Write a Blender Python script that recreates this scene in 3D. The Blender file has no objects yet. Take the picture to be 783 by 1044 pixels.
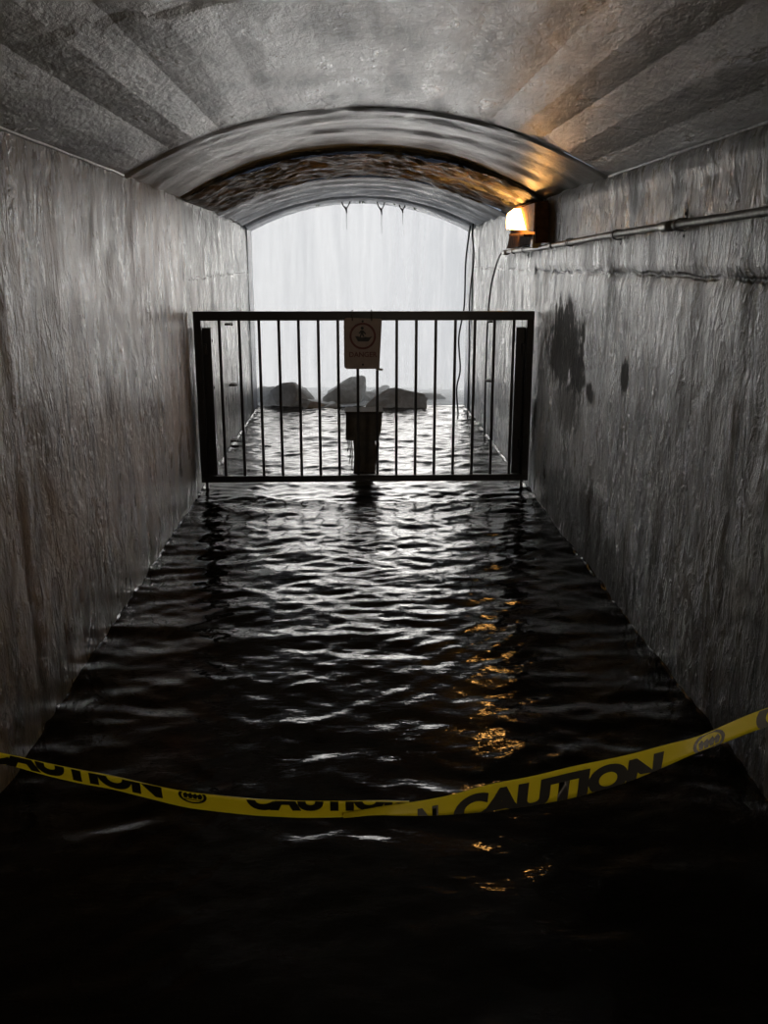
import bpy, bmesh, math, random
import numpy as np
from mathutils import Vector, Matrix, noise
from math import sin, cos, tan, radians, pi, sqrt, atan2, asin

S = bpy.context.scene
COL = S.collection

# ------------------------------------------------------------ camera
CAM_H = 1.45
cd = bpy.data.cameras.new('camera'); cam = bpy.data.objects.new('camera', cd); COL.objects.link(cam)
cd.sensor_fit = 'VERTICAL'; cd.sensor_height = 36.0; cd.lens = 940.0 / 1044.0 * 36.0
cd.clip_start = .05; cd.clip_end = 200
P, YW = radians(15.12), radians(1.83)
cam.location = (0, 0, CAM_H)
cam.rotation_euler = (pi/2 - P, 0, -YW)
S.camera = cam

# ------------------------------------------------------------ world, light, exposure
w = bpy.data.worlds.new('overcast_sky'); S.world = w; w.use_nodes = True
bg = w.node_tree.nodes['Background']
bg.inputs[0].default_value = (.88, .92, 1.0, 1); bg.inputs[1].default_value = .90
S.view_settings.view_transform = 'Standard'; S.view_settings.look = 'None'
S.view_settings.gamma = 1; S.view_settings.use_curve_mapping = False
S.view_settings.exposure = 0.0

def area(name, loc, rot, size, power, color):
    l = bpy.data.lights.new(name, 'AREA'); l.energy = power; l.color = color
    l.shape = 'RECTANGLE'; l.size, l.size_y = size
    o = bpy.data.objects.new(name, l); COL.objects.link(o); o.location = loc; o.rotation_euler = rot
    return o
# broad low sun lamp added to brighten the walls through the mouth
sl = bpy.data.lights.new('added_fill_sun', 'SUN'); sl.energy = 5.4; sl.angle = radians(42); sl.color = (1.0, .98, .95)
so = bpy.data.objects.new('added_fill_sun', sl); COL.objects.link(so); so.rotation_euler = (radians(-80), 0, 0)
# a lamp further back in the tunnel, under the ceiling behind the viewer
area('tunnel_lamp_light', (1.02, -1.6, 1.70), (radians(60), 0, radians(25)), (.6, .12), 25, (1, .82, .62))

# ------------------------------------------------------------ measures of the place (metres)
XL, XR = -1.01, 1.145            # faces of the side walls
XC = (XL+XR)/2; HW = (XR-XL)/2
Y0, Y1, Y2, Y3 = -4.0, 4.33, 5.75, 7.2
Y4 = 9.25                        # tunnel mouth
ZS = 1.82                        # spring line of the vault

# ------------------------------------------------------------ helpers
def setp(o, **k):
    for a, b in k.items(): o[a] = b
    return o
def link(o, parent=None):
    COL.objects.link(o)
    if parent is not None: o.parent = parent
    return o
def mesh_obj(name, verts, faces, mat, parent=None, smooth=False):
    me = bpy.data.meshes.new(name); me.from_pydata([tuple(v) for v in verts], [], faces); me.update()
    if smooth: me.polygons.foreach_set('use_smooth', [True]*len(me.polygons))
    if mat: me.materials.append(mat)
    return link(bpy.data.objects.new(name, me), parent)
def bm_obj(name, bm, mat, parent=None, smooth=False):
    me = bpy.data.meshes.new(name); bm.normal_update(); bm.to_mesh(me); bm.free()
    if smooth: me.polygons.foreach_set('use_smooth', [True]*len(me.polygons))
    if mat: me.materials.append(mat)
    return link(bpy.data.objects.new(name, me), parent)
def empty(name, loc, label, cat, group=None):
    o = bpy.data.objects.new(name, None); o.empty_display_size = .05; o.location = loc
    link(o); o['label'] = label; o['category'] = cat
    if group: o['group'] = group
    return o
def tag(o, label, cat, group=None, kind=None):
    o['label'] = label; o['category'] = cat
    if group: o['group'] = group
    if kind: o['kind'] = kind
    return o
def add_box(bm, c, s, bev=0.0, rot=None):
    r = bmesh.ops.create_cube(bm, size=1)
    vs = r['verts']
    m = Matrix.Translation(c) @ (rot.to_4x4() if rot else Matrix()) @ Matrix.Diagonal((*s, 1))
    bmesh.ops.transform(bm, matrix=m, verts=vs)
    if bev:
        es = list({e for v in vs for e in v.link_edges})
        bmesh.ops.bevel(bm, geom=es, offset=bev, segments=2, affect='EDGES', profile=.5)
def add_tube(bm, pts, rad, seg=10, caps=True):
    pts = [Vector(p) for p in pts]
    rads = rad if isinstance(rad, (list, tuple)) else [rad]*len(pts)
    rings = []; prev = None
    for i, p in enumerate(pts):
        t = (pts[min(i+1, len(pts)-1)] - pts[max(i-1, 0)]).normalized()
        if prev is None:
            a = Vector((0, 0, 1)) if abs(t.z) < .9 else Vector((1, 0, 0))
            n = t.cross(a).normalized()
        else:
            n = (prev - t*prev.dot(t)).normalized()
        prev = n; b = t.cross(n)
        rings.append([bm.verts.new(p + (n*cos(2*pi*k/seg) + b*sin(2*pi*k/seg))*rads[i]) for k in range(seg)])
    for a, b in zip(rings, rings[1:]):
        for k in range(seg):
            bm.faces.new((a[k], a[(k+1) % seg], b[(k+1) % seg], b[k]))
    if caps:
        bm.faces.new(rings[0][::-1]); bm.faces.new(rings[-1])
def catmull(pts, n=8):
    pts = [Vector(p) for p in pts]; out = []
    for i in range(len(pts)-1):
        p0 = pts[max(i-1, 0)]; p1 = pts[i]; p2 = pts[i+1]; p3 = pts[min(i+2, len(pts)-1)]
        for k in range(n):
            t = k/n
            out.append(.5*((2*p1)+(-p0+p2)*t+(2*p0-5*p1+4*p2-p3)*t*t+(-p0+3*p1-3*p2+p3)*t**3))
    out.append(pts[-1]); return out
def fbm(x, y, z, o=4):
    return noise.fractal(Vector((x, y, z)), 1.0, 2.0, o)
def smooth01(a, b, x):
    t = min(1, max(0, (x-a)/(b-a))); return t*t*(3-2*t)

# ------------------------------------------------------------ materials
class NT:
    def __init__(s, name):
        s.m = bpy.data.materials.new(name); s.m.use_nodes = True
        s.t = s.m.node_tree; s.b = s.t.nodes['Principled BSDF']; s.out = s.t.nodes['Material Output']
    def n(s, k, **kw):
        o = s.t.nodes.new(k)
        for a, b in kw.items(): setattr(o, a, b)
        return o
    def l(s, a, b): s.t.links.new(a, b)
    def coord(s, scale=(1, 1, 1), rot=(0, 0, 0)):
        if not hasattr(s, 'g'): s.g = s.n('ShaderNodeTexCoord')
        mp = s.n('ShaderNodeMapping'); mp.inputs['Scale'].default_value = scale; mp.inputs['Rotation'].default_value = rot
        s.l(s.g.outputs['Object'], mp.inputs[0]); return mp.outputs[0]
    def noise(s, scale=5, detail=6, rough=.55, st=(1, 1, 1), dist=0):
        q = s.n('ShaderNodeTexNoise'); q.inputs['Scale'].default_value = scale; q.inputs['Detail'].default_value = detail
        q.inputs['Roughness'].default_value = rough; q.inputs['Distortion'].default_value = dist
        s.l(s.coord(st), q.inputs['Vector']); return q.outputs[0]
    def ramp(s, v, stops):
        r = s.n('ShaderNodeValToRGB'); e = r.color_ramp.elements
        while len(e) < len(stops): e.new(.5)
        for i, (p, c) in enumerate(stops):
            e[i].position = p; e[i].color = (c, c, c, 1) if not isinstance(c, tuple) else (*c, 1)
        s.l(v, r.inputs[0]); return r.outputs[0]
    def math(s, op, a, b=None, clamp=False):
        q = s.n('ShaderNodeMath', operation=op, use_clamp=clamp)
        for i, v in enumerate((a, b)):
            if v is None: continue
            if isinstance(v, (int, float)): q.inputs[i].default_value = v
            else: s.l(v, q.inputs[i])
        return q.outputs[0]
    def mix(s, f, a, b, mode='MIX'):
        q = s.n('ShaderNodeMix', data_type='RGBA', blend_type=mode)
        for i, v in zip((0, 6, 7), (f, a, b)):
            if isinstance(v, (int, float)): q.inputs[i].default_value = v if i == 0 else (v, v, v, 1)
            elif isinstance(v, tuple): q.inputs[i].default_value = (*v, 1)
            else: s.l(v, q.inputs[i])
        return q.outputs[2]
    def sep(s):
        q = s.n('ShaderNodeSeparateXYZ'); s.l(s.coord(), q.inputs[0]); return q.outputs
    def bump(s, h, strength, dist, prev=None):
        q = s.n('ShaderNodeBump'); q.inputs['Strength'].default_value = strength; q.inputs['Distance'].default_value = dist
        s.l(h, q.inputs['Height'])
        if prev is not None: s.l(prev, q.inputs['Normal'])
        return q.outputs[0]
    def set(s, **kw):
        for a, v in kw.items():
            i = s.b.inputs[a.replace('_', ' ')]
            if isinstance(v, (int, float)): i.default_value = v
            elif isinstance(v, tuple): i.default_value = (*v, 1)
            else: s.l(v, i)
        return s.m

def simple(name, col, rough=.5, metal=0, nscale=30, var=.3, bump=.2, bd=.002):
    t = NT(name)
    n = t.noise(nscale, 5, .6)
    c = t.mix(t.ramp(n, [(.35, 0.), (.7, 1.)]), tuple(x*(1-var) for x in col), tuple(min(1, x*(1+var)) for x in col))
    return t.set(Base_Color=c, Roughness=rough, Metallic=metal, Normal=t.bump(n, bump, bd))

def wall_material(name, side):
    t = NT(name)
    X, Yc, Z = t.sep()
    big = t.noise(1.6, 6, .6)
    streak = t.noise(9, 6, .65, (1, 1, .14), .3)
    fine = t.noise(60, 4, .6)
    near = ((.18, .122, .07), (.50, .385, .265)) if side == 'left' else ((.17, .145, .10), (.43, .385, .30))
    base = t.mix(t.ramp(big, [(.3, 0.), (.7, 1.)]), *near)
    base = t.mix(t.math('MULTIPLY', t.ramp(streak, [(.48, 0.), (.62, 1.)]), .55), base, (.06, .05, .038))
    # brown band under the vault
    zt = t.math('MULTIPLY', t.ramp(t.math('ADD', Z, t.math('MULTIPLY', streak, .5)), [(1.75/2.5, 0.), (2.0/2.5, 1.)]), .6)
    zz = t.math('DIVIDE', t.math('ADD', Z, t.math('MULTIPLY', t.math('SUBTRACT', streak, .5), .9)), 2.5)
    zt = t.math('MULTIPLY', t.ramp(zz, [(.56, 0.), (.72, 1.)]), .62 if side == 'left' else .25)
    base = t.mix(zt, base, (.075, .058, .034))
    # green-black algae low down, by the water
    al = t.noise(5, 7, .7, (1, 1, .7))
    lo = t.math('MULTIPLY', t.ramp(t.math('DIVIDE', t.math('ADD', Z, t.math('MULTIPLY', t.math('SUBTRACT', al, .5), 1.4)), 1.), [(.05, 1.), (.5, 0.)]), .75)
    base = t.mix(lo, base, (.035, .04, .03))
    # the outer length of the tunnel is limewashed pale
    pale = t.mix(t.ramp(t.noise(4, 7, .7, (1, 1, .2)), [(.35, 0.), (.65, 1.)]), (.22, .25, .26), (.44, .50, .54))
    pale = t.mix(t.math('MULTIPLY', t.ramp(t.noise(22, 6, .7, (1, 1, .12)), [(.46, 0.), (.62, 1.)]), .65), pale, (.10, .105, .08))
    # dark mould at the top of the outer length
    wet = t.math('MULTIPLY', t.ramp(t.math('DIVIDE', t.math('ADD', Z, t.math('MULTIPLY', t.math('SUBTRACT', streak, .5), 1.6)), 2.5), [(.5, 0.), (.72, 1.)]),
                 t.ramp(t.math('DIVIDE', Yc, 10.), [(.70, 1.), (.82, .25)]))
    pale = t.mix(wet, pale, (.05, .045, .03))
    far = t.ramp(t.math('DIVIDE', Yc, 10.), [(.568, 0.), (.582, 1.)])
    base = t.mix(far, base, pale)
    # cracks: one long level crack and the upright construction joint
    wob = t.math('MULTIPLY', t.math('SUBTRACT', t.noise(5, 5, .6), .5), .07)
    zc = 1.355 if side == 'left' else 1.405
    gap = t.ramp(t.noise(3.1, 3, .5), [(.40, 0.), (.5, 1.)])
    crack = t.math('MULTIPLY', t.ramp(t.math('ABSOLUTE', t.math('ADD', t.math('SUBTRACT', Z, zc), wob)), [(.002, 1.), (.011, 0.)]), gap)
    if side == 'left':
        crack = t.math('MULTIPLY', crack, far)
    base = t.mix(t.math('MULTIPLY', crack, .85), base, (.02, .018, .015))
    yj = 2.74 if side == 'left' else 2.70
    joint = t.ramp(t.math('ABSOLUTE', t.math('ADD', t.math('SUBTRACT', Yc, yj), t.math('MULTIPLY', wob, 1.2))), [(.003, 1.), (.018, 0.)])
    base = t.mix(t.math('MULTIPLY', joint, .4), base, (.03, .026, .02))
    h2 = t.noise(8, 7, .62, (1, 1, .5), 1.6)
    rough = t.ramp(t.noise(8, 5, .6, (1, 1, .4)), [(.3, .20), (.7, .42)])
    if side == 'right':
        for (py, pz, ry, rz, k) in ((5.05, 1.02, .55, .26, 1), (4.72, .90, .16, .10, 1), (4.47, .835, .085, .06, 1), (3.89, .99, .07, .085, 1), (4.95, .70, .35, .16, .7), (4.5, .1, 1.1, .3, .7)):
            dy = t.math('DIVIDE', t.math('SUBTRACT', Yc, py), ry); dz = t.math('DIVIDE', t.math('SUBTRACT', Z, pz), rz)
            d = t.math('ADD', t.math('MULTIPLY', dy, dy), t.math('MULTIPLY', dz, dz))
            d = t.math('ADD', d, t.math('MULTIPLY', t.math('SUBTRACT', t.noise(17, 6, .75, (1, 1, .5)), .5), 4.5 if ry > .12 else 3.8))
            m = t.math('MULTIPLY', t.ramp(d, [(.55, 1.), (.85, 0.)]), k)
            base = t.mix(t.math('MULTIPLY', m, .85), base, (.05, .047, .04))
            rough = t.mix(m, rough, .75)
    n1 = t.bump(h2, .7, .03)
    n1 = t.bump(t.noise(30, 6, .7, (1, 1, .6), .8), .6, .014, n1)
    patch = t.ramp(t.noise(2.3, 3, .5), [(.42, .1), (.58, 1.)])
    drip = t.noise(20, 4, .55, (1, 1, .26), 2.5)
    n1 = t.bump(t.math('MULTIPLY', t.ramp(drip, [(.50, 0.), (.62, 1.)]), patch), .9, .018, n1)
    n1 = t.bump(fine, .35, .003, n1)
    n1 = t.bump(t.math('SUBTRACT', 1., crack), .8, .012, n1)
    return t.set(Base_Color=base, Roughness=rough, Normal=n1, Specular_IOR_Level=.62)

def ceiling_material(name, kind):
    t = NT(name)
    X, Yc, Z = t.sep()
    if kind == 'board':
        a = t.noise(1.3, 6, .6); b = t.noise(9, 6, .65, (1, .25, 1))
        c = t.mix(t.ramp(a, [(.3, 0.), (.7, 1.)]), (.22, .20, .14), (.46, .43, .335))
        c = t.mix(t.math('MULTIPLY', t.ramp(b, [(.5, 0.), (.66, 1.)]), .4), c, (.07, .06, .042))
        corner_shade = t.math('MULTIPLY', t.ramp(t.math('DIVIDE', Z, 2.5), [(.72, 1.), (.80, 0.)]), .55)  # shade toward the spring lines painted into the vault colour
        c = t.mix(corner_shade, c, (.07, .062, .042))
        n = t.bump(t.noise(9, 7, .62, (1, .6, 1), .4), .5, .012)
        pits = t.noise(30, 6, .72, (1, .6, 1))
        n = t.bump(pits, .8, .014, n)
        n = t.bump(t.noise(90, 3, .5, (1, .35, 1)), .3, .003, n)
        return t.set(Base_Color=c, Roughness=t.ramp(b, [(.3, .24), (.7, .42)]), Normal=n, Specular_IOR_Level=.6)
    if kind == 'plain':
        a = t.noise(3, 7, .65, (.5, 1.4, 1)); b = t.noise(6, 7, .7, (.35, 3.0, 1), .6)
        c = t.mix(t.ramp(a, [(.3, 0.), (.7, 1.)]), (.22, .22, .17), (.42, .42, .35))
        c = t.mix(t.math('MULTIPLY', t.ramp(b, [(.52, 0.), (.62, 1.)]), .4), c, (.09, .09, .055))
        n = t.bump(b, .5, .012); n = t.bump(t.noise(45, 5, .7, (.5, 1, 1)), .45, .005, n)
        return t.set(Base_Color=c, Roughness=.36, Normal=n, Specular_IOR_Level=.55)
    if kind == 'rough':
        a = t.noise(6, 8, .72, (.6, 1.5, 1), .8); b = t.noise(5, 6, .7)
        c = t.mix(t.ramp(a, [(.42, 0.), (.54, 1.)]), (.05, .042, .022), (.22, .175, .11))
        c = t.mix(t.ramp(t.noise(5, 7, .7, (.7, 1.6, 1), .4), [(.56, 0.), (.60, 1.)]), c, (.46, .46, .38))
        c = t.mix(t.math('MULTIPLY', t.ramp(b, [(.5, 0.), (.6, 1.)]), .5), c, (.045, .05, .02))
        n = t.bump(a, 1., .05); n = t.bump(t.noise(40, 6, .7), .7, .01, n)
        return t.set(Base_Color=c, Roughness=.45, Normal=n)
    a = t.noise(5, 7, .65, (.4, 1.4, 1))
    c = t.mix(t.ramp(a, [(.35, 0.), (.65, 1.)]), (.26, .30, .36), (.46, .52, .62))
    sp = t.noise(18, 6, .75)
    c = t.mix(t.math('MULTIPLY', t.ramp(sp, [(.56, 0.), (.64, 1.)]), .6), c, (.07, .075, .05))
    n = t.bump(a, .7, .012); n = t.bump(sp, .5, .006, n)
    return t.set(Base_Color=c, Roughness=.42, Normal=n)

M_WL = wall_material('painted_wall_left', 'left'); M_WR = wall_material('painted_wall_right', 'right')
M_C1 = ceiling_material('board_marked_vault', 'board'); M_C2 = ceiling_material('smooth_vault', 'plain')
M_C3 = ceiling_material('mouldy_vault', 'rough'); M_C4 = ceiling_material('pale_vault', 'pale')
M_METAL = simple('dark_gate_paint', (.012, .012, .016), .38, .2, 60, .3, .15)
M_PIPE = simple('galvanised_pipe', (.30, .29, .26), .42, .75, 40, .35, .25)
M_CLAMP = simple('dark_clamp', (.05, .045, .04), .5, .6)
M_RUST = simple('brown_board', (.12, .055, .022), .95, 0, 25, .45, .4)
M_RUST.node_tree.nodes['Principled BSDF'].inputs['Specular IOR Level'].default_value = .15
M_ORANGE = simple('yellow_fitting', (.55, .33, .04), .45, 0)
M_CABLE = simple('black_cable', (.012, .013, .016), .5, 0)
M_ROCK = None

# water ---------------------------------------------------------------
def water_material():
    t = NT('dark_flood_water')
    n = t.bump(t.noise(22, 3, .5, (1, 2.2, 1), .4), .26, .006)
    n = t.bump(t.noise(70, 2, .5, (1, 1.6, 1)), .08, .002, n)
    return t.set(Base_Color=(.0045, .0045, .0038), Roughness=t.ramp(t.math('DIVIDE', t.sep()[1], 10.), [(.40, .035), (.68, .20)]), IOR=1.333, Normal=n)
M_WATER = water_material()

# ============================================================ structure
# ---- side walls
def make_wall(name, x, sgn, mat, zc, yj):
    ys = np.concatenate([np.arange(Y0, 1.2, .12), np.arange(1.2, Y4+.001, .035)]); ys[-1] = Y4
    zs = np.arange(-.45, ZS+.021, .035)
    if zs[-1] < ZS+.02: zs = np.append(zs, ZS+.02)
    V = []
    for y in ys:
        for z in zs:
            d = .010*fbm(y*1.3, z*1.1, 3+sgn) + .006*fbm(y*6, z*2.2, 9+sgn, 3)
            # swollen drips
            d += .005*max(0, fbm(y*12, z*2.0, 20+sgn, 3))
            # upright joint with a raised lip
            q = y - yj - .03*fbm(z*2, 5, sgn) ; d += -.004*math.exp(-(q/.015)**2) + .004*math.exp(-((q-.05)/.03)**2)
            if sgn > 0 and y < 6 and z > 1.2:
                zz = zc + .02*fbm(y*3, 1, 4)
                d += -.014*math.exp(-((z-zz)/.014)**2) + .008*smooth01(-.02, .02, z-zz)
                d += .006*smooth01(-.012, .012, z-1.735) # upper coat seam
            if y > Y2:
                d += -.008*smooth01(Y2, Y2+.03, y)
            k = smooth01(0, .06, ZS+.02 - z)             # meets the vault cleanly
            V.append((x - sgn*d*k, y, z))
    n = len(zs); F = []
    for i in range(len(ys)-1):
        for j in range(n-1):
            f = (i*n+j, (i+1)*n+j, (i+1)*n+j+1, i*n+j+1)
            F.append(f if sgn < 0 else f[::-1])
    o = mesh_obj(name, V, F, mat, None, True)
    o['kind'] = 'structure'
    md = o.modifiers.new('thickness', 'SOLIDIFY'); md.thickness = .25; md.offset = -1; md.use_rim = False
    return o
make_wall('wall_left', XL, -1, M_WL, 1.355, 2.74)
make_wall('wall_right', XR, 1, M_WR, 1.405, 2.70)

# ---- vault
def arc(u, rise, drop=0.0, hw=HW, zs=ZS):
    """u -1..1 across the vault -> x, z, nx, nz (pointing down into the tunnel)"""
    R = (hw*hw + rise*rise)/(2*rise); a = asin(hw/R)*u
    return XC + R*sin(a), zs + rise - R + R*cos(a) - drop, -sin(a), -cos(a)

def vault(name, ya, yb, rise, drop, mat, fn=None, nu=120, dy=.04, face_at=None):
    ys = list(np.linspace(ya, yb, max(2, int((yb-ya)/dy)+1)))
    V = []; 
    us = np.linspace(-1.0, 1.0, nu+1)
    for y in ys:
        for u in us:
            x, z, nx, nz = arc(u, rise, drop)
            d = fn(u, y, x) if fn else 0
            V.append((x + nx*d, y, z + nz*d))
    n = nu+1
    F = [(i*n+j, i*n+j+1, (i+1)*n+j+1, (i+1)*n+j) for i in range(len(ys)-1) for j in range(nu)]
    o = mesh_obj(name, V, F, mat, None, True); o['kind'] = 'structure'
    md = o.modifiers.new('thickness', 'SOLIDIFY'); md.thickness = .3; md.offset = 1; md.use_rim = False
    return o

# near length: board-marked, faceted
NB = 19
random.seed(4)
tilt = [random.uniform(-1, 1) for _ in range(NB)]
R_NEAR = .285
edge_h = [0] + [(.0065 if k % 2 else -.0065) + random.uniform(-.003, .003) for k in range(1, NB)] + [0]
def facet_d(u, y, x):
    """pushes the arc onto flat boards, every board tipped a little"""
    f = (u+1)/2*NB; k = min(NB-1, int(f+1e-6)); t = f-k
    # sag of the chord
    R = (HW*HW+R_NEAR*R_NEAR)/(2*R_NEAR); half = asin(HW/R)/NB
    a = (t-.5)*2*half
    d = R - R*cos(half)/cos(a)
    s = min(1, .15+1.1*abs(u))
    e0 = edge_h[k] if k else 0; e1 = edge_h[k+1] if k < NB-1 else 0
    d += s*(e0*(1-t) + e1*t)*smooth01(0, .10, Y1-y)
    d += .003*fbm(x*1.2, y*.8, 1) + .0012*fbm(x*8, y*5, 7, 3)
    d *= smooth01(0, .08, Y1-y)
    return d
def near_vault():
    us = []
    for k in range(NB):
        for t in (0, .33, .66):
            us.append(-1 + 2*(k+t)/NB)
    us.append(1)
    ys = list(np.arange(Y0, 1, .25)) + list(np.arange(1, Y1, .06)) + [Y1]
    V = []
    for y in ys:
        for u in us:
            x, z, nx, nz = arc(u, R_NEAR); d = facet_d(u, y, x)
            # oblique crack over the left haunch
            q = y - 2.42 - .35*(x+.6) + .05*fbm(y*3, x*4, 2)
            if x < -.3: d -= .008*math.exp(-(q/.02)**2)
            if abs(u) > .995: d = 0
            V.append((x+nx*d, y, z+nz*d))
    n = len(us)
    F = [(i*n+j, i*n+j+1, (i+1)*n+j+1, (i+1)*n+j) for i in range(len(ys)-1) for j in range(n-1)]
    o = mesh_obj('ceiling', V, F, M_C1, None, False); o['kind'] = 'structure'
    md = o.modifiers.new('thickness', 'SOLIDIFY'); md.thickness = .3; md.offset = 1; md.use_rim = False
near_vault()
vault('ceiling', Y1, Y2, .285, 0.0, M_C2,
      lambda u, y, x: .010*fbm(x*1.5, y*5, 3)*smooth01(0, .15, y-Y1) + .004*math.exp(-((y-Y1-.06-.03*fbm(x*3,0,1))/.02)**2)*abs(fbm(x*2,1,5)) + .012*math.exp(-((y-Y1-.05-.05*fbm(x*2, 0, 1))/.03)**2) + .004*fbm(x*6, y*14, 5, 3))
vault('ceiling', Y2, Y3, .275, .012, M_C3,
      lambda u, y, x: (.028*fbm(x*3.0, y*7.5, 8, 5) + .012*fbm(x*9, y*16, 2, 4) + .015)*min(1, (1-abs(u))*12 + .2), 150, .025)
vault('ceiling', Y3, Y4, .262, .022, M_C4,
      lambda u, y, x: .010*sin((y-Y3)/(Y4-Y3)*pi*9) + .007*fbm(x*4, y*7, 3) + .018*smooth01(8.3, 8.34, y) + .02*smooth01(8.95, 8.98, y), 120, .03)
# irregular brick lip where the vault steps down
def step_lip():
    V = []; F = []; n = 160
    for i in range(n+1):
        u = -1+2*i/n
        x, z, nx, nz = arc(u, .285, -.004)
        j = .010 + .014*abs(fbm(u*14, 2, 5, 4)); j2 = .02*fbm(u*9, 0, 2)
        V.append((x-nx*.04, Y2-.012+j2, z-nz*.04)); V.append((x+nx*j, Y2-.014+j2, z+nz*j)); V.append((x+nx*(j+.012), Y2+.05, z+nz*(j+.012))); V.append((x-nx*.02, Y2+.09, z-nz*.02))
    for i in range(n):
        for k in range(3):
            a = i*4+k; F.append((a, a+1, a+5, a+4))
    o = mesh_obj('trim_1', V, F, M_C3, None, False); o['kind'] = 'structure'
step_lip()
# plaster fillets along the spring lines
M_FIL = simple('pale_fillet', (.42, .41, .37), .35, 0, 40, .35, .4)
for i, (x, s) in enumerate(((XL, 1), (XR, -1))):
    bm = bmesh.new()
    ys = list(np.arange(Y0, Y1, .08))
    pts = [(x + s*.004, y, ZS+.004+.003*fbm(y*5, i, 3)) for y in ys]
    add_tube(bm, pts, [.007+.004*fbm(y*7, 3, i) for y in ys], 6)
    o = bm_obj('trim_%d' % (i+2), bm, M_FIL, None, True); o['kind'] = 'structure'

# ---- end wall far behind the viewer, bed under the water
M_DARK = simple('rough_rear_wall', (.14, .125, .10), .7)
bm = bmesh.new(); add_box(bm, (XC, Y0-.1, .8), (HW*2+.6, .2, 3.2), .01)
o = bm_obj('wall_back', bm, M_DARK); o['kind'] = 'structure'
M_BED = simple('silty_floor', (.03, .028, .022), .8)
V = []; F = []
bx = np.linspace(XL-.2, XR+.2, 24); by = np.linspace(Y0, Y4+.3, 120)
for y in by:
    for x in bx: V.append((x, y, -.33 + .012*fbm(x*2, y*2, 0)))
for i in range(len(by)-1):
    for j in range(len(bx)-1): F.append((i*24+j, i*24+j+1, (i+1)*24+j+1, (i+1)*24+j))
o = mesh_obj('floor', V, F, M_BED, None, True); o['kind'] = 'structure'

# ---- headwall around the tunnel mouth (outside face)
def headwall():
    n = 40; inner = [(XL, -.5)]
    inner += [(arc(-1+2*i/n, .262, .022)[0], arc(-1+2*i/n, .262, .022)[1]-.045) for i in range(n+1)]
    inner += [(XR, -.5)]
    m = len(inner); outer = []
    for i, (x, z) in enumerate(inner):
        if i == 0: outer.append((-4.5, -.5))
        elif i == m-1: outer.append((4.5, -.5))
        else:
            t = (i-1)/(m-3); outer.append((-4.5+9*t, 4.2))
    V = []
    for y in (Y4-.05, Y4+.35):
        V += [(x, y, z) for x, z in inner] + [(x, y, z) for x, z in outer]
    F = []
    for i in range(m-1):
        F.append((i, i+1, m+i+1, m+i)); b = 2*m
        F.append((b+i+1, b+i, b+m+i, b+m+i+1)); F.append((i+1, i, b+i, b+i+1))
    o = mesh_obj('wall_front', V, F, M_C4, None, False); o['kind'] = 'structure'
headwall()

# ============================================================ water
rng = np.random.default_rng(11)
def wave_field(X, Y):
    Z = np.zeros_like(X)
    for k in range(46):
        lam = float(np.exp(rng.uniform(np.log(.07), np.log(.42))))
        ang = pi/2 + rng.normal(0, .42)
        if k % 5 == 0: ang = pi/2 + rng.choice([-1, 1])*rng.uniform(.6, 1.0)
        kx, ky = cos(ang)*2*pi/lam, sin(ang)*2*pi/lam
        cx, cy = rng.uniform(-1, 1), rng.uniform(2, 9); ph = rng.uniform(0, 2*pi)
        env = .45 + .55*np.sin(X*rng.uniform(.8, 3)+rng.uniform(0, 6))*np.sin(Y*rng.uniform(.6, 2.2)+rng.uniform(0, 6))
        Z += env*lam*.0046*np.sin(kx*X + ky*Y + ph + .6*np.sin(1.7*X+1.1*Y+ph))
    for k in range(60):
        lam = float(rng.uniform(.045, .13)); ang = pi/2 + rng.normal(0, .55)
        kx, ky = cos(ang)*2*pi/lam, sin(ang)*2*pi/lam; ph = rng.uniform(0, 2*pi)
        env = np.clip(np.sin(X*rng.uniform(1.5, 5)+rng.uniform(0, 6))*np.sin(Y*rng.uniform(1.2, 4)+rng.uniform(0, 6)), 0, 1)**2
        Z += env*lam*.0085*np.sin(kx*X + ky*Y + ph + .8*np.sin(2.3*X+1.7*Y+ph))
    return Z
M_FOAM = simple('churned_pale_water', (.74, .77, .79), .8, 0, 9, .22, .6, .03)
def water(name, xs, ys, inside):
    Xg, Yg = np.meshgrid(xs, ys); Z = wave_field(Xg, Yg)
    if inside:
        amp = np.interp(Yg, [0, 1.6, 2.4, 3.6, 5, 7, 9.3], [.6, .8, 1.0, 1.1, 1.2, 1.5, 1.8]); Z = Z*amp
        dl = np.minimum(Xg-xs[0]-.02, xs[-1]-.02-Xg); 
        men = np.exp(-np.maximum(dl, 0)/.006)*(.006+.003*np.sin(Yg*47+np.sin(Yg*13)*2))
        Z = Z + men
    nx, ny = len(xs), len(ys)
    co = np.stack([Xg, Yg, Z], -1).reshape(-1, 3).astype(np.float32)
    idx = np.arange(nx*ny).reshape(ny, nx)
    f = np.stack([idx[:-1, :-1], idx[:-1, 1:], idx[1:, 1:], idx[1:, :-1]], -1).reshape(-1, 4)
    me = bpy.data.meshes.new(name); me.from_pydata(co.tolist(), [], f.tolist()); me.update()
    me.polygons.foreach_set('use_smooth', [True]*len(me.polygons)); me.materials.append(M_WATER if inside else M_FOAM)
    return link(bpy.data.objects.new(name, me))
e = np.array([0, .01, .02, .024, .030, .038, .05])
xs = np.concatenate([XL-.02+e, np.arange(XL+.045, XR-.045, .02), XR+.02-e[::-1]])
ys = np.concatenate([np.arange(Y0, 1.0, .06), np.arange(1.0, 9.64, .018)])
o = water('flood_water', xs, ys, True)
tag(o, 'dark rippling flood water covering the tunnel floor', 'water', kind='stuff')
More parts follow.
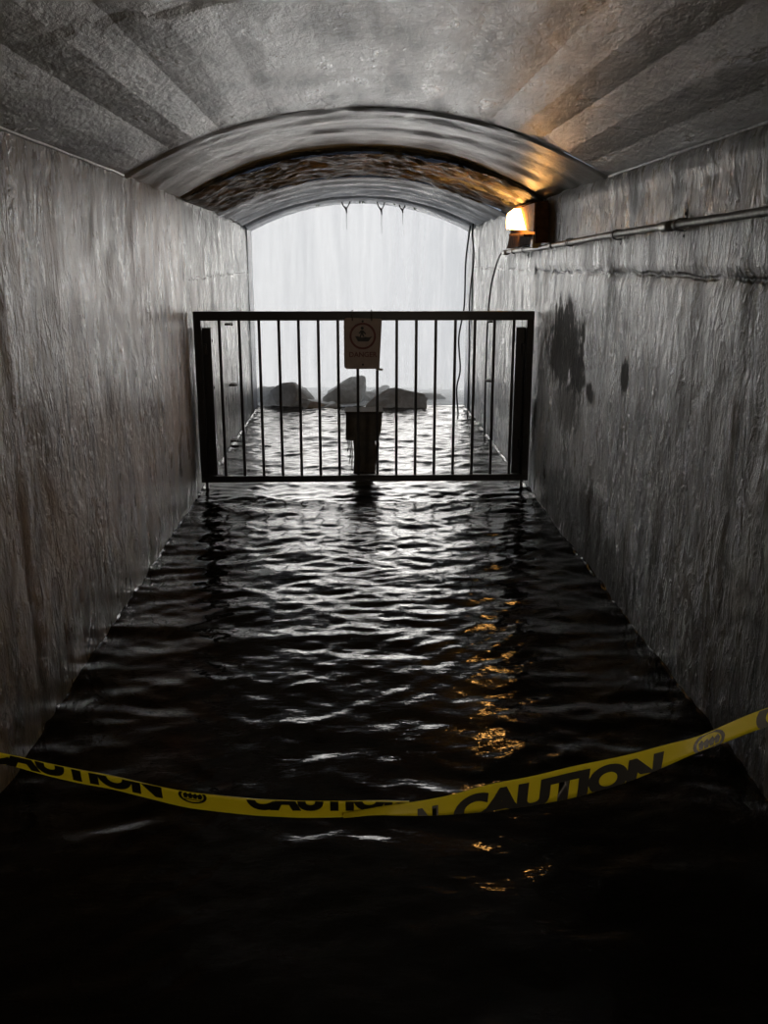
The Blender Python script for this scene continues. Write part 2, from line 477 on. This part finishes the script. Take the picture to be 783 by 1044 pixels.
# water outside the mouth, at the foot of the fall
xo = np.arange(-4.4, 4.41, .05); yo = np.arange(9.64, 11.7, .05)
o = water('plunge_water', xo, yo, False)
tag(o, 'churned pale water outside the tunnel mouth under the waterfall', 'water', kind='stuff')

# ============================================================ waterfall curtain outside
def fall_material():
    t = NT('falling_water')
    n = t.noise(2.2, 6, .6, (1, 1, .06)); n2 = t.noise(9, 5, .6, (1, 1, .05))
    tr = t.n('ShaderNodeBsdfTransparent'); tl = t.n('ShaderNodeBsdfTranslucent'); df = t.n('ShaderNodeBsdfDiffuse')
    X, Yc, Z = t.sep()
    thick = t.math('MULTIPLY', t.ramp(t.math('ADD', t.math('MULTIPLY', n2, .6), t.math('MULTIPLY', t.noise(26, 4, .6, (1, 1, .06)), .4)), [(.44, 0.), (.56, 1.)]), t.ramp(X, [(.15, 0.), (.9, 1.)]))
    fc = t.mix(t.math('MULTIPLY', thick, .75), (.96, .97, .98), (.50, .53, .56))
    t.l(fc, tl.inputs[0]); t.l(fc, df.inputs[0])
    m1 = t.n('ShaderNodeMixShader'); m1.inputs[0].default_value = .35; t.l(tl.outputs[0], m1.inputs[1]); t.l(df.outputs[0], m1.inputs[2])
    m2 = t.n('ShaderNodeMixShader')
    t.l(t.ramp(t.math('ADD', t.math('MULTIPLY', n, .6), t.math('MULTIPLY', n2, .4)), [(.36, .2), (.6, .7)]), m2.inputs[0])
    t.l(tr.outputs[0], m2.inputs[1]); t.l(m1.outputs[0], m2.inputs[2])
    t.l(m2.outputs[0], t.out.inputs[0]); return t.m
M_FALL = fall_material()
V = []; nx, nz = 260, 24
for j in range(nz+1):
    z = -.05 + 5.0*j/nz
    for i in range(nx+1):
        x = -4.2 + 8.4*i/nx
        y = 11.35 + .10*fbm(x*1.6, z*.12, 1) + .05*fbm(x*7, z*.2, 4, 3) - .25*(1-z/5)**2 - .5*smooth01(.2, 2.4, x)
        V.append((x, y, z))
F = [(j*(nx+1)+i, j*(nx+1)+i+1, (j+1)*(nx+1)+i+1, (j+1)*(nx+1)+i) for j in range(nz) for i in range(nx)]
o = mesh_obj('waterfall', V, F, M_FALL, None, True)
tag(o, 'white curtain of falling water streaking down outside the tunnel mouth', 'waterfall')

# spray drifting between the fall and the mouth
mm = bpy.data.materials.new('drifting_spray'); mm.use_nodes = True; nt = mm.node_tree
nt.nodes.remove(nt.nodes['Principled BSDF']); vs = nt.nodes.new('ShaderNodeVolumeScatter')
vs.inputs['Color'].default_value = (.97, .98, 1, 1); vs.inputs['Density'].default_value = .8; vs.inputs['Anisotropy'].default_value = .3
nt.links.new(vs.outputs[0], nt.nodes['Material Output'].inputs['Volume'])
bm = bmesh.new(); add_box(bm, (0, 10.2, 1.9), (8.2, 1.1, 4.1))
o = bm_obj('waterfall_spray', bm, mm); tag(o, 'pale spray and mist hanging outside the tunnel mouth', 'mist', kind='stuff')

# ============================================================ rocks at the mouth
def rock_material():
    t = NT('wet_grey_rock')
    a = t.noise(4, 7, .65); b = t.noise(22, 6, .7)
    c = t.mix(t.ramp(a, [(.35, 0.), (.65, 1.)]), (.50, .52, .53), (.78, .80, .81))
    c = t.mix(t.math('MULTIPLY', t.ramp(b, [(.45, 0.), (.6, 1.)]), .4), c, (.34, .35, .33))
    return t.set(Base_Color=c, Roughness=.7, Normal=t.bump(b, .6, .01))
M_ROCK = rock_material()
def rock(name, c, size, seed, label, cat='rock', lean=0, cuts=14):
    random.seed(seed); bm = bmesh.new(); bmesh.ops.create_icosphere(bm, subdivisions=4, radius=1)
    planes = []
    for _ in range(cuts):
        v = Vector((random.gauss(0, 1), random.gauss(0, 1), random.gauss(0, .8))).normalized(); planes.append((v, random.uniform(.42, .72)))
    for v in bm.verts:
        p = v.co.copy()
        for n_, d in planes:
            q = p.dot(n_)
            if q > d: p -= n_*(q-d)*.99
        p += v.co*.07*fbm(v.co.x*2+seed, v.co.y*2, v.co.z*2, 5)
        p = Vector((p.x*size[0], p.y*size[1], p.z*size[2])); p.x += lean*p.z
        v.co = p
    o = bm_obj(name, bm, M_ROCK, None, False); o.location = c
    o['label'] = label; o['category'] = cat; o['group'] = 'rocks at the tunnel mouth'; return o
rock('rock', (-.84, 9.85, .02), (.24, .18, .19), 3, 'pale rock against the left wall at the tunnel mouth')
rock('rock', (-.60, 9.75, .02), (.36, .2, .27), 15, 'bulky grey rock in the pile left of centre with a slanted top')
rock('rock', (-.44, 9.62, -.02), (.38, .14, .17), 8, 'low dark rock lying in front of the left pile')
rock('rock', (-.16, 9.95, .04), (.26, .18, .34), 21, 'pointed rock standing at the right end of the left pile', lean=.35)
rock('rock', (.10, 10.1, 0), (.22, .14, .19), 31, 'small faint rock between the pointed rock and the big right rock')
rock('rock', (.30, 10.2, -.02), (.20, .14, .17), 37, 'faint rock peeking out behind the left end of the big right rock')
rock('rock', (.38, 9.62, -.03), (.48, .2, .24), 44, 'large dark wedge-shaped rock right of the pedestal', lean=.55)
rock('rock', (.80, 10.2, -.05), (.42, .16, .11), 52, 'low flat rock near the right wall at the tunnel mouth')

rock('rock', (-.28, 9.58, -.03), (.17, .12, .12), 61, 'small low rock at the foot of the pointed rock')
rock('rock', (-.97, 10.05, .02), (.16, .16, .20), 67, 'leftmost rock, half hidden behind the end of the left wall')

# ============================================================ gate
GY = 5.90; gx0, gx1, gz0, gz1 = -1.0, 1.135, .068, 1.158
gate = empty('barrier_gate', ((gx0+gx1)/2, GY, gz0), 'black steel barred gate spanning the flooded tunnel from wall to wall', 'gate')
def gpart(name, fn, mat=M_METAL, parent=None):
    bm = bmesh.new(); fn(bm); o = bm_obj(name, bm, mat, parent or gate)
    o.location = -gate.location if parent is None else (0, 0, 0); return o
gpart('top_rail', lambda b: add_box(b, ((gx0+gx1)/2, GY, gz1-.028), (gx1-gx0, .05, .056), .004))
gpart('bottom_rail', lambda b: add_box(b, ((gx0+gx1)/2, GY, gz0+.021), (gx1-gx0, .05, .042), .004))
for x in (gx0+.023, gx1-.023):
    gpart('stile', lambda b: add_box(b, (x, GY, (gz0+gz1)/2), (.046, .046, gz1-gz0-.004), .004))
nb = 16; b0 = -.842; sp = 1.851/15
for i in range(nb):
    x = b0 + sp*i
    gpart('bar', lambda b: add_box(b, (x, GY, (gz0+gz1)/2), (.018, .018, gz1-gz0-.03), .003))
for x, s in ((gx0+.055, 1), (gx1-.055, -1)):
    for z in (.30, .92):
        gpart('hinge', lambda b: (add_tube(b, [(x, GY+.045, z-.035), (x, GY+.045, z+.035)], .011, 10), add_box(b, (x-s*.012, GY+.03, z), (.03, .02, .05), .002)))
# wall posts behind the gate
for x, s, lab in ((XL+.055, -1, 'black steel post fixed to the left wall behind the gate'), (XR-.06, 1, 'black steel post fixed to the right wall behind the gate')):
    p = empty('gate_post', (x, GY+.11, -.33), lab, 'post', 'gate posts')
    bm = bmesh.new(); add_box(bm, (0, 0, .89), (.095, .09, .98), .005); add_box(bm, (s*.03, 0, .2), (.02, .03, .41), .003); bm_obj('post', bm, M_METAL, p)
    for z in (.5, 1.0, 1.3):
        bm = bmesh.new(); add_tube(bm, [(-s*.052, 0, z), (-s*.044, 0, z)], .011, 6); bm_obj('bolt', bm, M_METAL, p)

# ============================================================ danger sign hung on the gate
M_SIGN = simple('weathered_sign_face', (.52, .43, .40), .5, 0, 30, .12, .1)
def mix_translucent(m, col, k):
    nt = m.node_tree; tl = nt.nodes.new('ShaderNodeBsdfTranslucent'); tl.inputs[0].default_value = (*col, 1)
    mx = nt.nodes.new('ShaderNodeMixShader'); mx.inputs[0].default_value = k
    nt.links.new(nt.nodes['Principled BSDF'].outputs[0], mx.inputs[1]); nt.links.new(tl.outputs[0], mx.inputs[2])
    nt.links.new(mx.outputs[0], nt.nodes['Material Output'].inputs[0])
mix_translucent(M_SIGN, (.45, .36, .36), .12)  # translucence and a raised face colour imitate veiling glare on the sign
M_RED = simple('faded_red', (.20, .055, .05), .5)
M_INK = simple('sign_ink', (.03, .03, .035), .5)
def text_mesh(s, size, offset=0.0, sx=1.0):
    c = bpy.data.curves.new('t', 'FONT'); c.body = s; c.size = size; c.align_x = 'CENTER'; c.align_y = 'BOTTOM_BASELINE'; c.offset = offset
    c.resolution_u = 6; c.extrude = 0
    o = bpy.data.objects.new('t', c); COL.objects.link(o)
    bpy.context.view_layer.update()
    me = bpy.data.meshes.new_from_object(o.evaluated_get(bpy.context.evaluated_depsgraph_get()))
    bpy.data.objects.remove(o); bpy.data.curves.remove(c)
    for v in me.vertices: v.co.x *= sx
    return me
SX, SZ = .054, .952
sign = empty('warning_sign', (SX, GY-.032, SZ-.15), 'faded rounded DANGER sign with red circle hung under the top rail of the gate', 'sign')
def spart(name, fn, mat, parent=sign):
    bm = bmesh.new(); fn(bm); return bm_obj(name, bm, mat, parent)
def plate(b):
    w2, h, r = .118, .318, .022; pts = []
    for cx, cz, a0 in ((w2-r, r*.4, -90), (w2-r*.4, h-r*.8, 0), (-w2+r, h-r, 90), (-w2+r, r, 180)):
        for k in range(6):
            a = radians(a0+18*k); rr = r*.4 if (cx > 0 and cz < r) else r*(.5 if cz > .1 and cx > 0 else 1)
            pts.append((cx+rr*cos(a), cz+rr*sin(a)))
    fr = [b.verts.new((x, 0, z)) for x, z in pts]; bk = [b.verts.new((x, .004, z)) for x, z in pts]
    b.faces.new(fr); b.faces.new(bk[::-1])
    for i in range(len(fr)):
        j = (i+1) % len(fr); b.faces.new((fr[i], bk[i], bk[j], fr[j]))
spart('sign_plate', plate, M_SIGN)
def flat_poly(b, pts, y=-.0016):
    b.faces.new([b.verts.new((x, y, z)) for x, z in pts])
def ring(b, cx, cz, r0, r1, y=-.0016, n=40):
    for k in range(n):
        a, c = 2*pi*k/n, 2*pi*(k+1)/n
        flat_poly(b, [(cx+r0*cos(a), cz+r0*sin(a)), (cx+r1*cos(a), cz+r1*sin(a)), (cx+r1*cos(c), cz+r1*sin(c)), (cx+r0*cos(c), cz+r0*sin(c))], y)
spart('prohibition_ring', lambda b: ring(b, 0, .205, .070, .083), M_RED)
def picto(b):
    # a figure standing above a boat-like rock ledge
    flat_poly(b, [(-.048, .205), (-.030, .172), (.036, .172), (.060, .205), (.040, .197), (.018, .200), (-.008, .196), (-.03, .204)])
    flat_poly(b, [(-.020, .198), (-.012, .198), (-.006, .216), (.002, .200), (.010, .202), (.002, .226), (.018, .214), (.022, .219), (.004, .240), (-.010, .242), (-.026, .224), (-.021, .219), (-.012, .228)])
    for k in range(10):
        a, c = 2*pi*k/10, 2*pi*(k+1)/10
        flat_poly(b, [(-.003, .254), (-.003+.010*cos(a), .254+.010*sin(a)), (-.003+.010*cos(c), .254+.010*sin(c))])
spart('pictogram', picto, M_INK)
me = text_mesh('DANGER', .046, .0006, .95)
for v in me.vertices: v.co = Vector((v.co.x, -.0018, v.co.y + .075))
me.materials.append(M_RED); link(bpy.data.objects.new('lettering', me), sign)
for bz in (.296, .028):
    spart('bolt', lambda b: add_tube(b, [(0, .0, bz), (0, -.006, bz)], .007, 8), M_INK)
spart('cable_tie', lambda b: add_tube(b, [(-.064, -.003, .300), (-.064, -.006, .318), (-.064, .0, .352), (-.064, .05, .36), (-.064, .064, .33), (-.064, .01, .305)], .004, 6), M_INK)
spart('cable_tie', lambda b: add_tube(b, [(.056, -.003, .300), (.056, -.006, .318), (.056, .0, .352), (.056, .05, .36), (.056, .064, .33), (.056, .01, .305)], .004, 6), M_INK)
spart('folded_corner', lambda b: add_box(b, (.104, -.002, -.002), (.044, .008, .014), .002, Matrix.Rotation(radians(6), 3, 'Y')), M_SIGN)

# ============================================================ pedestal with dark box in the water behind the gate
M_BOX = simple('dark_wet_timber', (.04, .037, .03), .45, 0, 22, .45, .5, .004)
M_PIER = simple('wet_concrete_pier', (.055, .05, .04), .5, 0, 14, .5, .6, .008)
ped = empty('pedestal_box', (.066, 6.55, -.352), 'dark box on a ragged pedestal standing in the water behind the gate', 'pedestal')
def boxbody(b):
    pts = [(-.135, .60), (-.125, .775), (.122, .785), (.118, .66), (.090, .59), (.0, .575), (-.09, .585)]
    pts = [(-.132, .588), (-.128, .782), (.128, .788), (.122, .660), (.098, .585), (.02, .575)]
    fr = [b.verts.new((x, -.11, z)) for x, z in pts]; bk = [b.verts.new((x*.94, .11, z)) for x, z in pts]
    b.faces.new(fr); b.faces.new(bk[::-1])
    for i in range(len(fr)):
        j = (i+1) % len(fr); b.faces.new((fr[i], bk[i], bk[j], fr[j]))
    bmesh.ops.bevel(b, geom=list(b.edges), offset=.005, segments=2, affect='EDGES')
bm = bmesh.new(); boxbody(bm); bm_obj('box', bm, M_BOX, ped)
bm = bmesh.new()
add_box(bm, (0, -.001, .787), (.27, .235, .012), .003)
bm_obj('box_lid', bm, simple('dull_dark_lid', (.03, .028, .022), .95), ped)
bm = bmesh.new(); add_box(bm, (.004, .0, .29), (.155, .15, .60), .01)
bmesh.ops.subdivide_edges(bm, edges=bm.edges[:], cuts=5, use_grid_fill=True)
for v in bm.verts:
    d = Vector((v.co.x, v.co.y, 0)); 
    if d.length > .001: v.co += d.normalized()*.014*fbm(v.co.x*14, v.co.y*14, v.co.z*9, 4)
bm_obj('pier', bm, M_PIER, ped, True)
for x, z0 in ((-.105, .40), (-.118, .50), (.088, .44), (.098, .51), (-.092, .36)):
    bm = bmesh.new(); add_tube(bm, catmull([(x, -.09, .59), (x+.006, -.093, (z0+.59)/2), (x-.003, -.088, z0)], 4), [.004]*8+[.0015], 5)
    bm_obj('hanging_strand', bm, M_BOX, ped)

# ============================================================ conduit, clamps
PX = XR - .035
def pz(y): return 1.522 + (7.0-y)*.0145
cond = empty('conduit', (PX, 2.0, pz(2.0)), 'grey metal conduit pipe running along the right wall', 'pipe')
def cpart(name, fn, mat):
    bm = bmesh.new(); fn(bm); o = bm_obj(name, bm, mat, cond, True); o.location = -cond.location; return o
cpart('pipe', lambda b: add_tube(b, [(PX, y, pz(y)+.003*sin(y*2)) for y in np.arange(-3.9, 7.01, .1)], .0135, 14), M_PIPE)
for y0, y1 in ((3.30, 3.42), (6.86, 7.02), (6.60, 6.64), (5.30, 5.36), (.4, .52)):
    cpart('coupling', lambda b: add_tube(b, [(PX, y0, pz(y0)), (PX, y1, pz(y1))], .0185, 14), M_PIPE)
for y in (1.6, 3.27, 4.04, 4.92, 6.2):
    def clamp(b):
        n = 10; r = .019
        for k in range(n):
            a0 = pi/2 + pi*k/n; a1 = pi/2 + pi*(k+1)/n
            v = [b.verts.new((PX+rr*cos(a), y+dy, pz(y)+rr*sin(a))) for rr, a, dy in ((r, a0, -.012), (r, a1, -.012), (r, a1, .012), (r, a0, .012))]
            b.faces.new(v)
            v = [b.verts.new((PX+rr*cos(a), y+dy, pz(y)+rr*sin(a))) for rr, a, dy in ((r-.004, a0, -.012), (r, a0, -.012), (r, a1, -.012), (r-.004, a1, -.012))]
            b.faces.new(v)
        for s in (1, -1):
            add_box(b, (PX+.016, y, pz(y)+s*.019), (.032, .024, .006), .001)
            add_box(b, (PX+.030, y, pz(y)+s*.034), (.006, .026, .034), .001)
            add_tube(b, [(PX+.022, y, pz(y)+s*.036), (PX+.028, y, pz(y)+s*.036)], .006, 6)
    cpart('clamp', clamp, M_CLAMP)

# ============================================================ wall lamp
def lamp_glass():
    t = NT('lit_orange_lens')
    return t.set(Base_Color=(.9, .6, .3), Roughness=.4, Emission_Color=(1.0, .50, .13), Emission_Strength=24.0)
M_LENS = lamp_glass()
LX = 1.022
lamp = empty('wall_lamp', (1.10, 6.0, 1.56), 'lit orange lamp in a brown box on the right wall above the gate', 'lamp')
def lpart(name, fn, mat):
    bm = bmesh.new(); fn(bm); o = bm_obj(name, bm, mat, lamp); o.location = -lamp.location; return o
def prism(b, pts, x0, x1):
    a = [b.verts.new((x0, y, z)) for y, z in pts]; c = [b.verts.new((x1, y, z)) for y, z in pts]
    b.faces.new(a); b.faces.new(c[::-1])
    for i in range(len(a)):
        j = (i+1) % len(a); b.faces.new((a[i], c[i], c[j], a[j]))
lpart('back_board', lambda b: prism(b, [(5.62, 1.575), (6.95, 1.55), (6.75, 1.70), (6.55, 1.80), (5.62, 1.80)], 1.115, XR), M_RUST)
lpart('side_cheek', lambda b: add_box(b, (1.102, 5.60, 1.675), (.078, .03, .225), .004), M_RUST)
lpart('hood', lambda b: add_box(b, (1.10, 6.10, 1.796), (.08, .70, .012), .003), M_RUST)
lpart('lower_tray', lambda b: prism(b, [(5.85, 1.607), (6.42, 1.625), (6.42, 1.637), (5.85, 1.619)], LX+.02, 1.12), M_RUST)
lpart('lens', lambda b: prism(b, [(5.88, 1.645), (6.40, 1.668), (6.42, 1.72), (6.38, 1.765), (6.12, 1.782)], LX, 1.10), M_LENS)
lpart('reflector', lambda b: prism(b, [(5.62, 1.625), (5.86, 1.640), (6.10, 1.786), (5.62, 1.788)], LX+.035, 1.10), simple('painted_lamp_glow', (.62, .26, .05), .6))  # glow of the lens on this plate painted in as orange
lpart('conduit_fitting', lambda b: (add_box(b, (1.088, 5.70, 1.560), (.05, .07, .05), .005), add_tube(b, [(1.085, 5.72, 1.55), (1.085, 5.72, 1.615)], .013, 10)), M_ORANGE)

# ============================================================ cables by the mouth
def cable(name, pts, r, label, group='cables near the mouth'):
    bm = bmesh.new(); add_tube(bm, catmull(pts, 8), r, 8); o = bm_obj(name, bm, M_CABLE, None, True)
    tag(o, label, 'cable', group)
cable('cable', [(PX, 7.0, pz(7.0)), (1.10, 7.12, 1.515), (1.12, 7.45, 1.44), (1.125, 7.75, 1.25), (1.12, 7.85, .95), (1.125, 7.9, .5), (1.12, 7.85, .1), (1.12, 7.8, -.2)], .007, 'thin black cable drooping from the far end of the conduit down the wall')
cable('cable', [(1.10, 9.0, 1.80), (1.085, 8.98, 1.72), (1.06, 9.0, 1.45), (1.055, 9.0, 1.05), (1.01, 9.0, .75), (1.03, 9.0, .45), (1.00, 9.0, .25), (1.03, 9.0, -.1)], .008, 'kinked black cable hanging at the right edge of the tunnel mouth')
cable('cable', [(1.11, 8.9, 1.80), (1.10, 8.88, 1.70), (1.125, 8.9, 1.5), (1.095, 8.9, 1.15), (1.10, 8.9, .6), (1.10, 8.9, .0), (1.10, 8.9, -.2)], .007, 'straighter black cable hanging beside the kinked one by the mouth')

# ============================================================ steel pins in the walls
def pin(x, s, y, z, label):
    bm = bmesh.new(); add_box(bm, (-s*.012, 0, 0), (.05, .10, .016), .003); add_tube(bm, [(-s*.03, 0, -.004), (-s*.045, 0, -.004)], .009, 8)
    o = bm_obj('wall_bracket', bm, M_CLAMP); o.location = (x, y, z); tag(o, label, 'bracket', 'wall brackets')
pin(XR-.01, 1, 7.68, .985, 'small dark bracket on the right wall seen through the upper gate bars')
pin(XR-.01, 1, 7.70, .50, 'small dark bracket on the right wall seen halfway down the gate bars')
pin(XL+.01, -1, 7.43, .985, 'small dark bracket on the left wall seen through the upper gate bars')
pin(XL+.01, -1, 7.54, .495, 'small dark bracket on the left wall seen halfway down the gate bars')
pin(XL+.01, -1, 7.50, .045, 'small dark bracket on the left wall just above the water')

# ============================================================ roots and moss at the crown of the mouth
M_ROOT = simple('dark_root', (.03, .027, .02), .6); M_MOSS = simple('green_moss', (.10, .16, .04), .8, 0, 60, .5, .5)
def crown_z(x):
    u = asin(max(-1, min(1, (x-XC)/((HW*HW+.262**2)/(2*.262))))) / asin(HW/((HW*HW+.262**2)/(2*.262)))
    return arc(u, .262, .022)[1] - .04
def root(x, ln, sp, label):
    o0 = empty('hanging_root', (x, 9.22, crown_z(x)), label, 'root', 'roots hanging from the mouth')
    bm = bmesh.new()
    add_tube(bm, catmull([(-sp, 0, .03), (-sp*.6, .01, -ln*.35), (0, 0, -ln*.7), (.004, 0, -ln*1.1)], 5), [.007]*8+[.010]*4+[.007]*3+[.003], 6)
    add_tube(bm, catmull([(sp, .01, .03), (sp*.55, .0, -ln*.3), (.004, 0, -ln*.66)], 5), .006, 6)
    bm_obj('root', bm, M_ROOT, o0, True)
    bm = bmesh.new()
    add_tube(bm, [(.004, 0, -ln), (.002, .0, -ln*1.8), (.006, 0, -ln*2.6)], [.003, .002, .001], 5)
    bm_obj('strand', bm, M_ROOT, o0, True)
root(-.066, .10, .05, 'forked dark root hanging from the mouth arch left of the moss tuft')
root(.268, .11, .045, 'forked dark root hanging from the mouth arch right of the moss tuft')
root(.47, .07, .035, 'smallest forked root at the right of the mouth arch')
def tuft(x, s, n, label):
    random.seed(int(x*100)+7); bm = bmesh.new()
    for k in range(n):
        a = Vector((random.uniform(-s, s), random.uniform(-.02, .02), .01)); l = random.uniform(.4, 1)*s*2
        add_tube(bm, [a, a+Vector((random.uniform(-.01, .01), 0, -l*.5)), a+Vector((random.uniform(-.015, .015), 0, -l))], [.006, .004, .001], 4)
    o = bm_obj('moss_tuft', bm, M_MOSS); o.location = (x, 9.22, crown_z(x)+.006)
    tag(o, label, 'moss', 'moss tufts on the mouth arch')
tuft(.08, .025, 16, 'green moss tuft between the two large roots on the mouth arch')
tuft(.40, .02, 10, 'small moss tuft between the right roots on the mouth arch')
tuft(.60, .02, 9, 'rightmost moss tuft on the mouth arch')
tuft(-.34, .018, 8, 'leftmost moss tuft on the mouth arch')

# ============================================================ caution tape
def tape_material():
    t = NT('yellow_plastic_tape')
    n = t.noise(30, 4, .5, (1, 1, 2))
    t.set(Base_Color=(.82, .72, .03), Roughness=.33, Normal=t.bump(n, .3, .002))
    tl = t.n('ShaderNodeBsdfTranslucent'); tl.inputs[0].default_value = (.85, .76, .04, 1)
    m = t.n('ShaderNodeMixShader'); m.inputs[0].default_value = .45
    t.l(t.b.outputs[0], m.inputs[1]); t.l(tl.outputs[0], m.inputs[2]); t.l(m.outputs[0], t.out.inputs[0]); return t.m
M_TAPE = tape_material(); M_TINK = simple('black_tape_print', (.006, .006, .005), .4)
TY = 1.57
# x, upper edge, lower edge along the strung tape
L_ = [(-1.015, .640, .590), (-.85, .600, .555), (-.664, .556, .528), (-.59, .536, .502), (-.53, .520, .486), (-.47, .507, .474), (-.395, .489, .452), (-.33, .474, .433),
      (-.20, .453, .413), (-.11, .447, .404), (-.021, .443, .402), (.035, .441, .409), (.075, .438, .424), (.10, .4365, .430)]
R_ = [(-.028, .4185, .4165), (.03, .4290, .4215), (.092, .4385, .418), (.15, .4500, .418), (.18, .4570, .420), (.26, .4825, .428), (.33, .4965, .439),
      (.412, .5185, .455), (.52, .5400, .487), (.595, .5600, .520), (.65, .5715, .546), (.70, .5960, .564), (.76, .6240, .590), (.95, .690, .650), (1.148, .760, .715)]
def lerp(tab, x):
    xs_ = [p[0] for p in tab]
    return float(np.interp(x, xs_, [p[1] for p in tab])), float(np.interp(x, xs_, [p[2] for p in tab]))
def sm(tab, x, w=.02):
    a = [lerp(tab, min(max(x+d, tab[0][0]), tab[-1][0])) for d in (-w, -w/2, 0, w/2, w)]
    return sum(p[0] for p in a)/5, sum(p[1] for p in a)/5
def ty(which, x, f):
    # f 0 at lower edge, 1 at the upper edge; the tape leans back a little and ripples
    base = TY + (.012 if which == 'L' else -.004) + .004*sin(x*9+1)
    return base + (-.008 if which == 'L' else .010)*(f-.5)
tape = empty('caution_tape', (.05, TY, .42), 'yellow caution tape with black lettering sagging across the tunnel in front', 'tape')
def ribbon(name, tab, which, foldsign):
    xs_ = np.linspace(tab[0][0], tab[-1][0], 150); V = []; F = []
    K = 6
    for x in xs_:
        zt, zb = sm(tab, x)
        for k in range(K):
            f = k/(K-1); V.append((x, ty(which, x, f), zb+(zt-zb)*f))
        # folded-over half behind
        e = (zt if foldsign > 0 else zb)
        for k, g in enumerate((.05, .5, .92)):
            z = e - foldsign*(zt-zb)*g; f = (z-zb)/max(1e-5, zt-zb)
            V.append((x, ty(which, x, f)+.004+.002*sin(x*23), z))
    n = K+3
    order = list(range(K)) + [K, K+1, K+2] if foldsign > 0 else [K+2, K+1, K] + list(range(K))
    for i in range(len(xs_)-1):
        for a, b in zip(order, order[1:]):
            F.append((i*n+a, (i+1)*n+a, (i+1)*n+b, i*n+b))
    o = mesh_obj(name, V, F, M_TAPE, tape, True); o.location = -tape.location; return o
ribL = ribbon('tape_strand', L_, 'L', 1); ribR = ribbon('tape_strand', R_, 'R', -1)
def tape_print(s, tab, which, xc, width, height, base_top, parent, shear=0.0):
    """print s on the tape; base_top = distance of the baseline below the upper edge; clipped to the tape"""
    me = text_mesh(s, height/.70, .0045)
    mn = min(v.co.x for v in me.vertices); mx = max(v.co.x for v in me.vertices); k = width/(mx-mn)
    bm = bmesh.new(); bm.from_mesh(me); bpy.data.meshes.remove(me)
    for v in bm.verts: v.co.x = (v.co.x-(mn+mx)/2)*k + v.co.y*shear
    place_on_tape(bm, tab, which, xc, base_top, parent, 'lettering')
def place_on_tape(bm, tab, which, xc, base_top, parent, name):
    for g in np.arange(-.26, .261, .02):
        bmesh.ops.bisect_plane(bm, geom=bm.verts[:]+bm.edges[:]+bm.faces[:], plane_co=(g, 0, 0), plane_no=(1, 0, 0))
    for v in bm.verts:
        x = xc+v.co.x; zt, zb = sm(tab, x); v.co.x = x; v.co.z = v.co.y - base_top   # relative to the upper edge
        v.co.y = 0
    bmesh.ops.bisect_plane(bm, geom=bm.verts[:]+bm.edges[:]+bm.faces[:], plane_co=(0, 0, -.001), plane_no=(0, 0, 1), clear_outer=True)
    # clip at the lower edge
    dead = []
    bmesh.ops.triangulate(bm, faces=bm.faces[:])
    for v in bm.verts:
        zt, zb = sm(tab, v.co.x); z = zt+v.co.z
        z = max(z, zb+.0006)
        f = (z-zb)/max(1e-5, zt-zb); v.co.y = ty(which, v.co.x, f)-.0009; v.co.z = z
    bmesh.ops.dissolve_degenerate(bm, dist=1e-5, edges=bm.edges[:])
    o = bm_obj(name, bm, M_TINK, parent); o.location = (0, 0, 0); return o
tape_print('CAUTION', L_, 'L', -.50-.045, .34, .048, .024, ribL)
tape_print('CAUTION', L_, 'L', -.055, .32, .048, .020, ribL)
tape_print('CAUTION', R_, 'R', .382, .40, .048, .062, ribR, .10)
tape_print('CAUTION', R_, 'R', .93, .34, .046, .040, ribR)
tape_print('N', R_, 'R', .135, .04, .048, .064, ribR)
def emblem(tab, which, xc, base_top, r, parent):
    bm = bmesh.new()
    def put(pts): bm.faces.new([bm.verts.new((x, z, 0)) for x, z in pts])
    n = 24
    for k in range(n):
        a, c = 2*pi*k/n, 2*pi*(k+1)/n
        put([(r*cos(a)*1.5, r*sin(a)), (r*cos(c)*1.5, r*sin(c)), (r*.78*cos(c)*1.5, r*.78*sin(c)), (r*.78*cos(a)*1.5, r*.78*sin(a))])
    for k in range(4):
        x = (-.75+.5*k)*r
        put([(x-.18*r, -.35*r), (x+.16*r, -.35*r), (x+.30*r, .1*r), (x+.10*r, .45*r), (x-.25*r, .2*r)])
    put([(-1.0*r, -.45*r), (1.0*r, -.45*r), (.8*r, -.55*r), (-.8*r, -.55*r)])
    place_on_tape(bm, tab, which, xc, base_top, parent, 'emblem')
emblem(L_, 'L', -.317, .009, .018, ribL)
emblem(R_, 'R', .672, .018, .020, ribR)
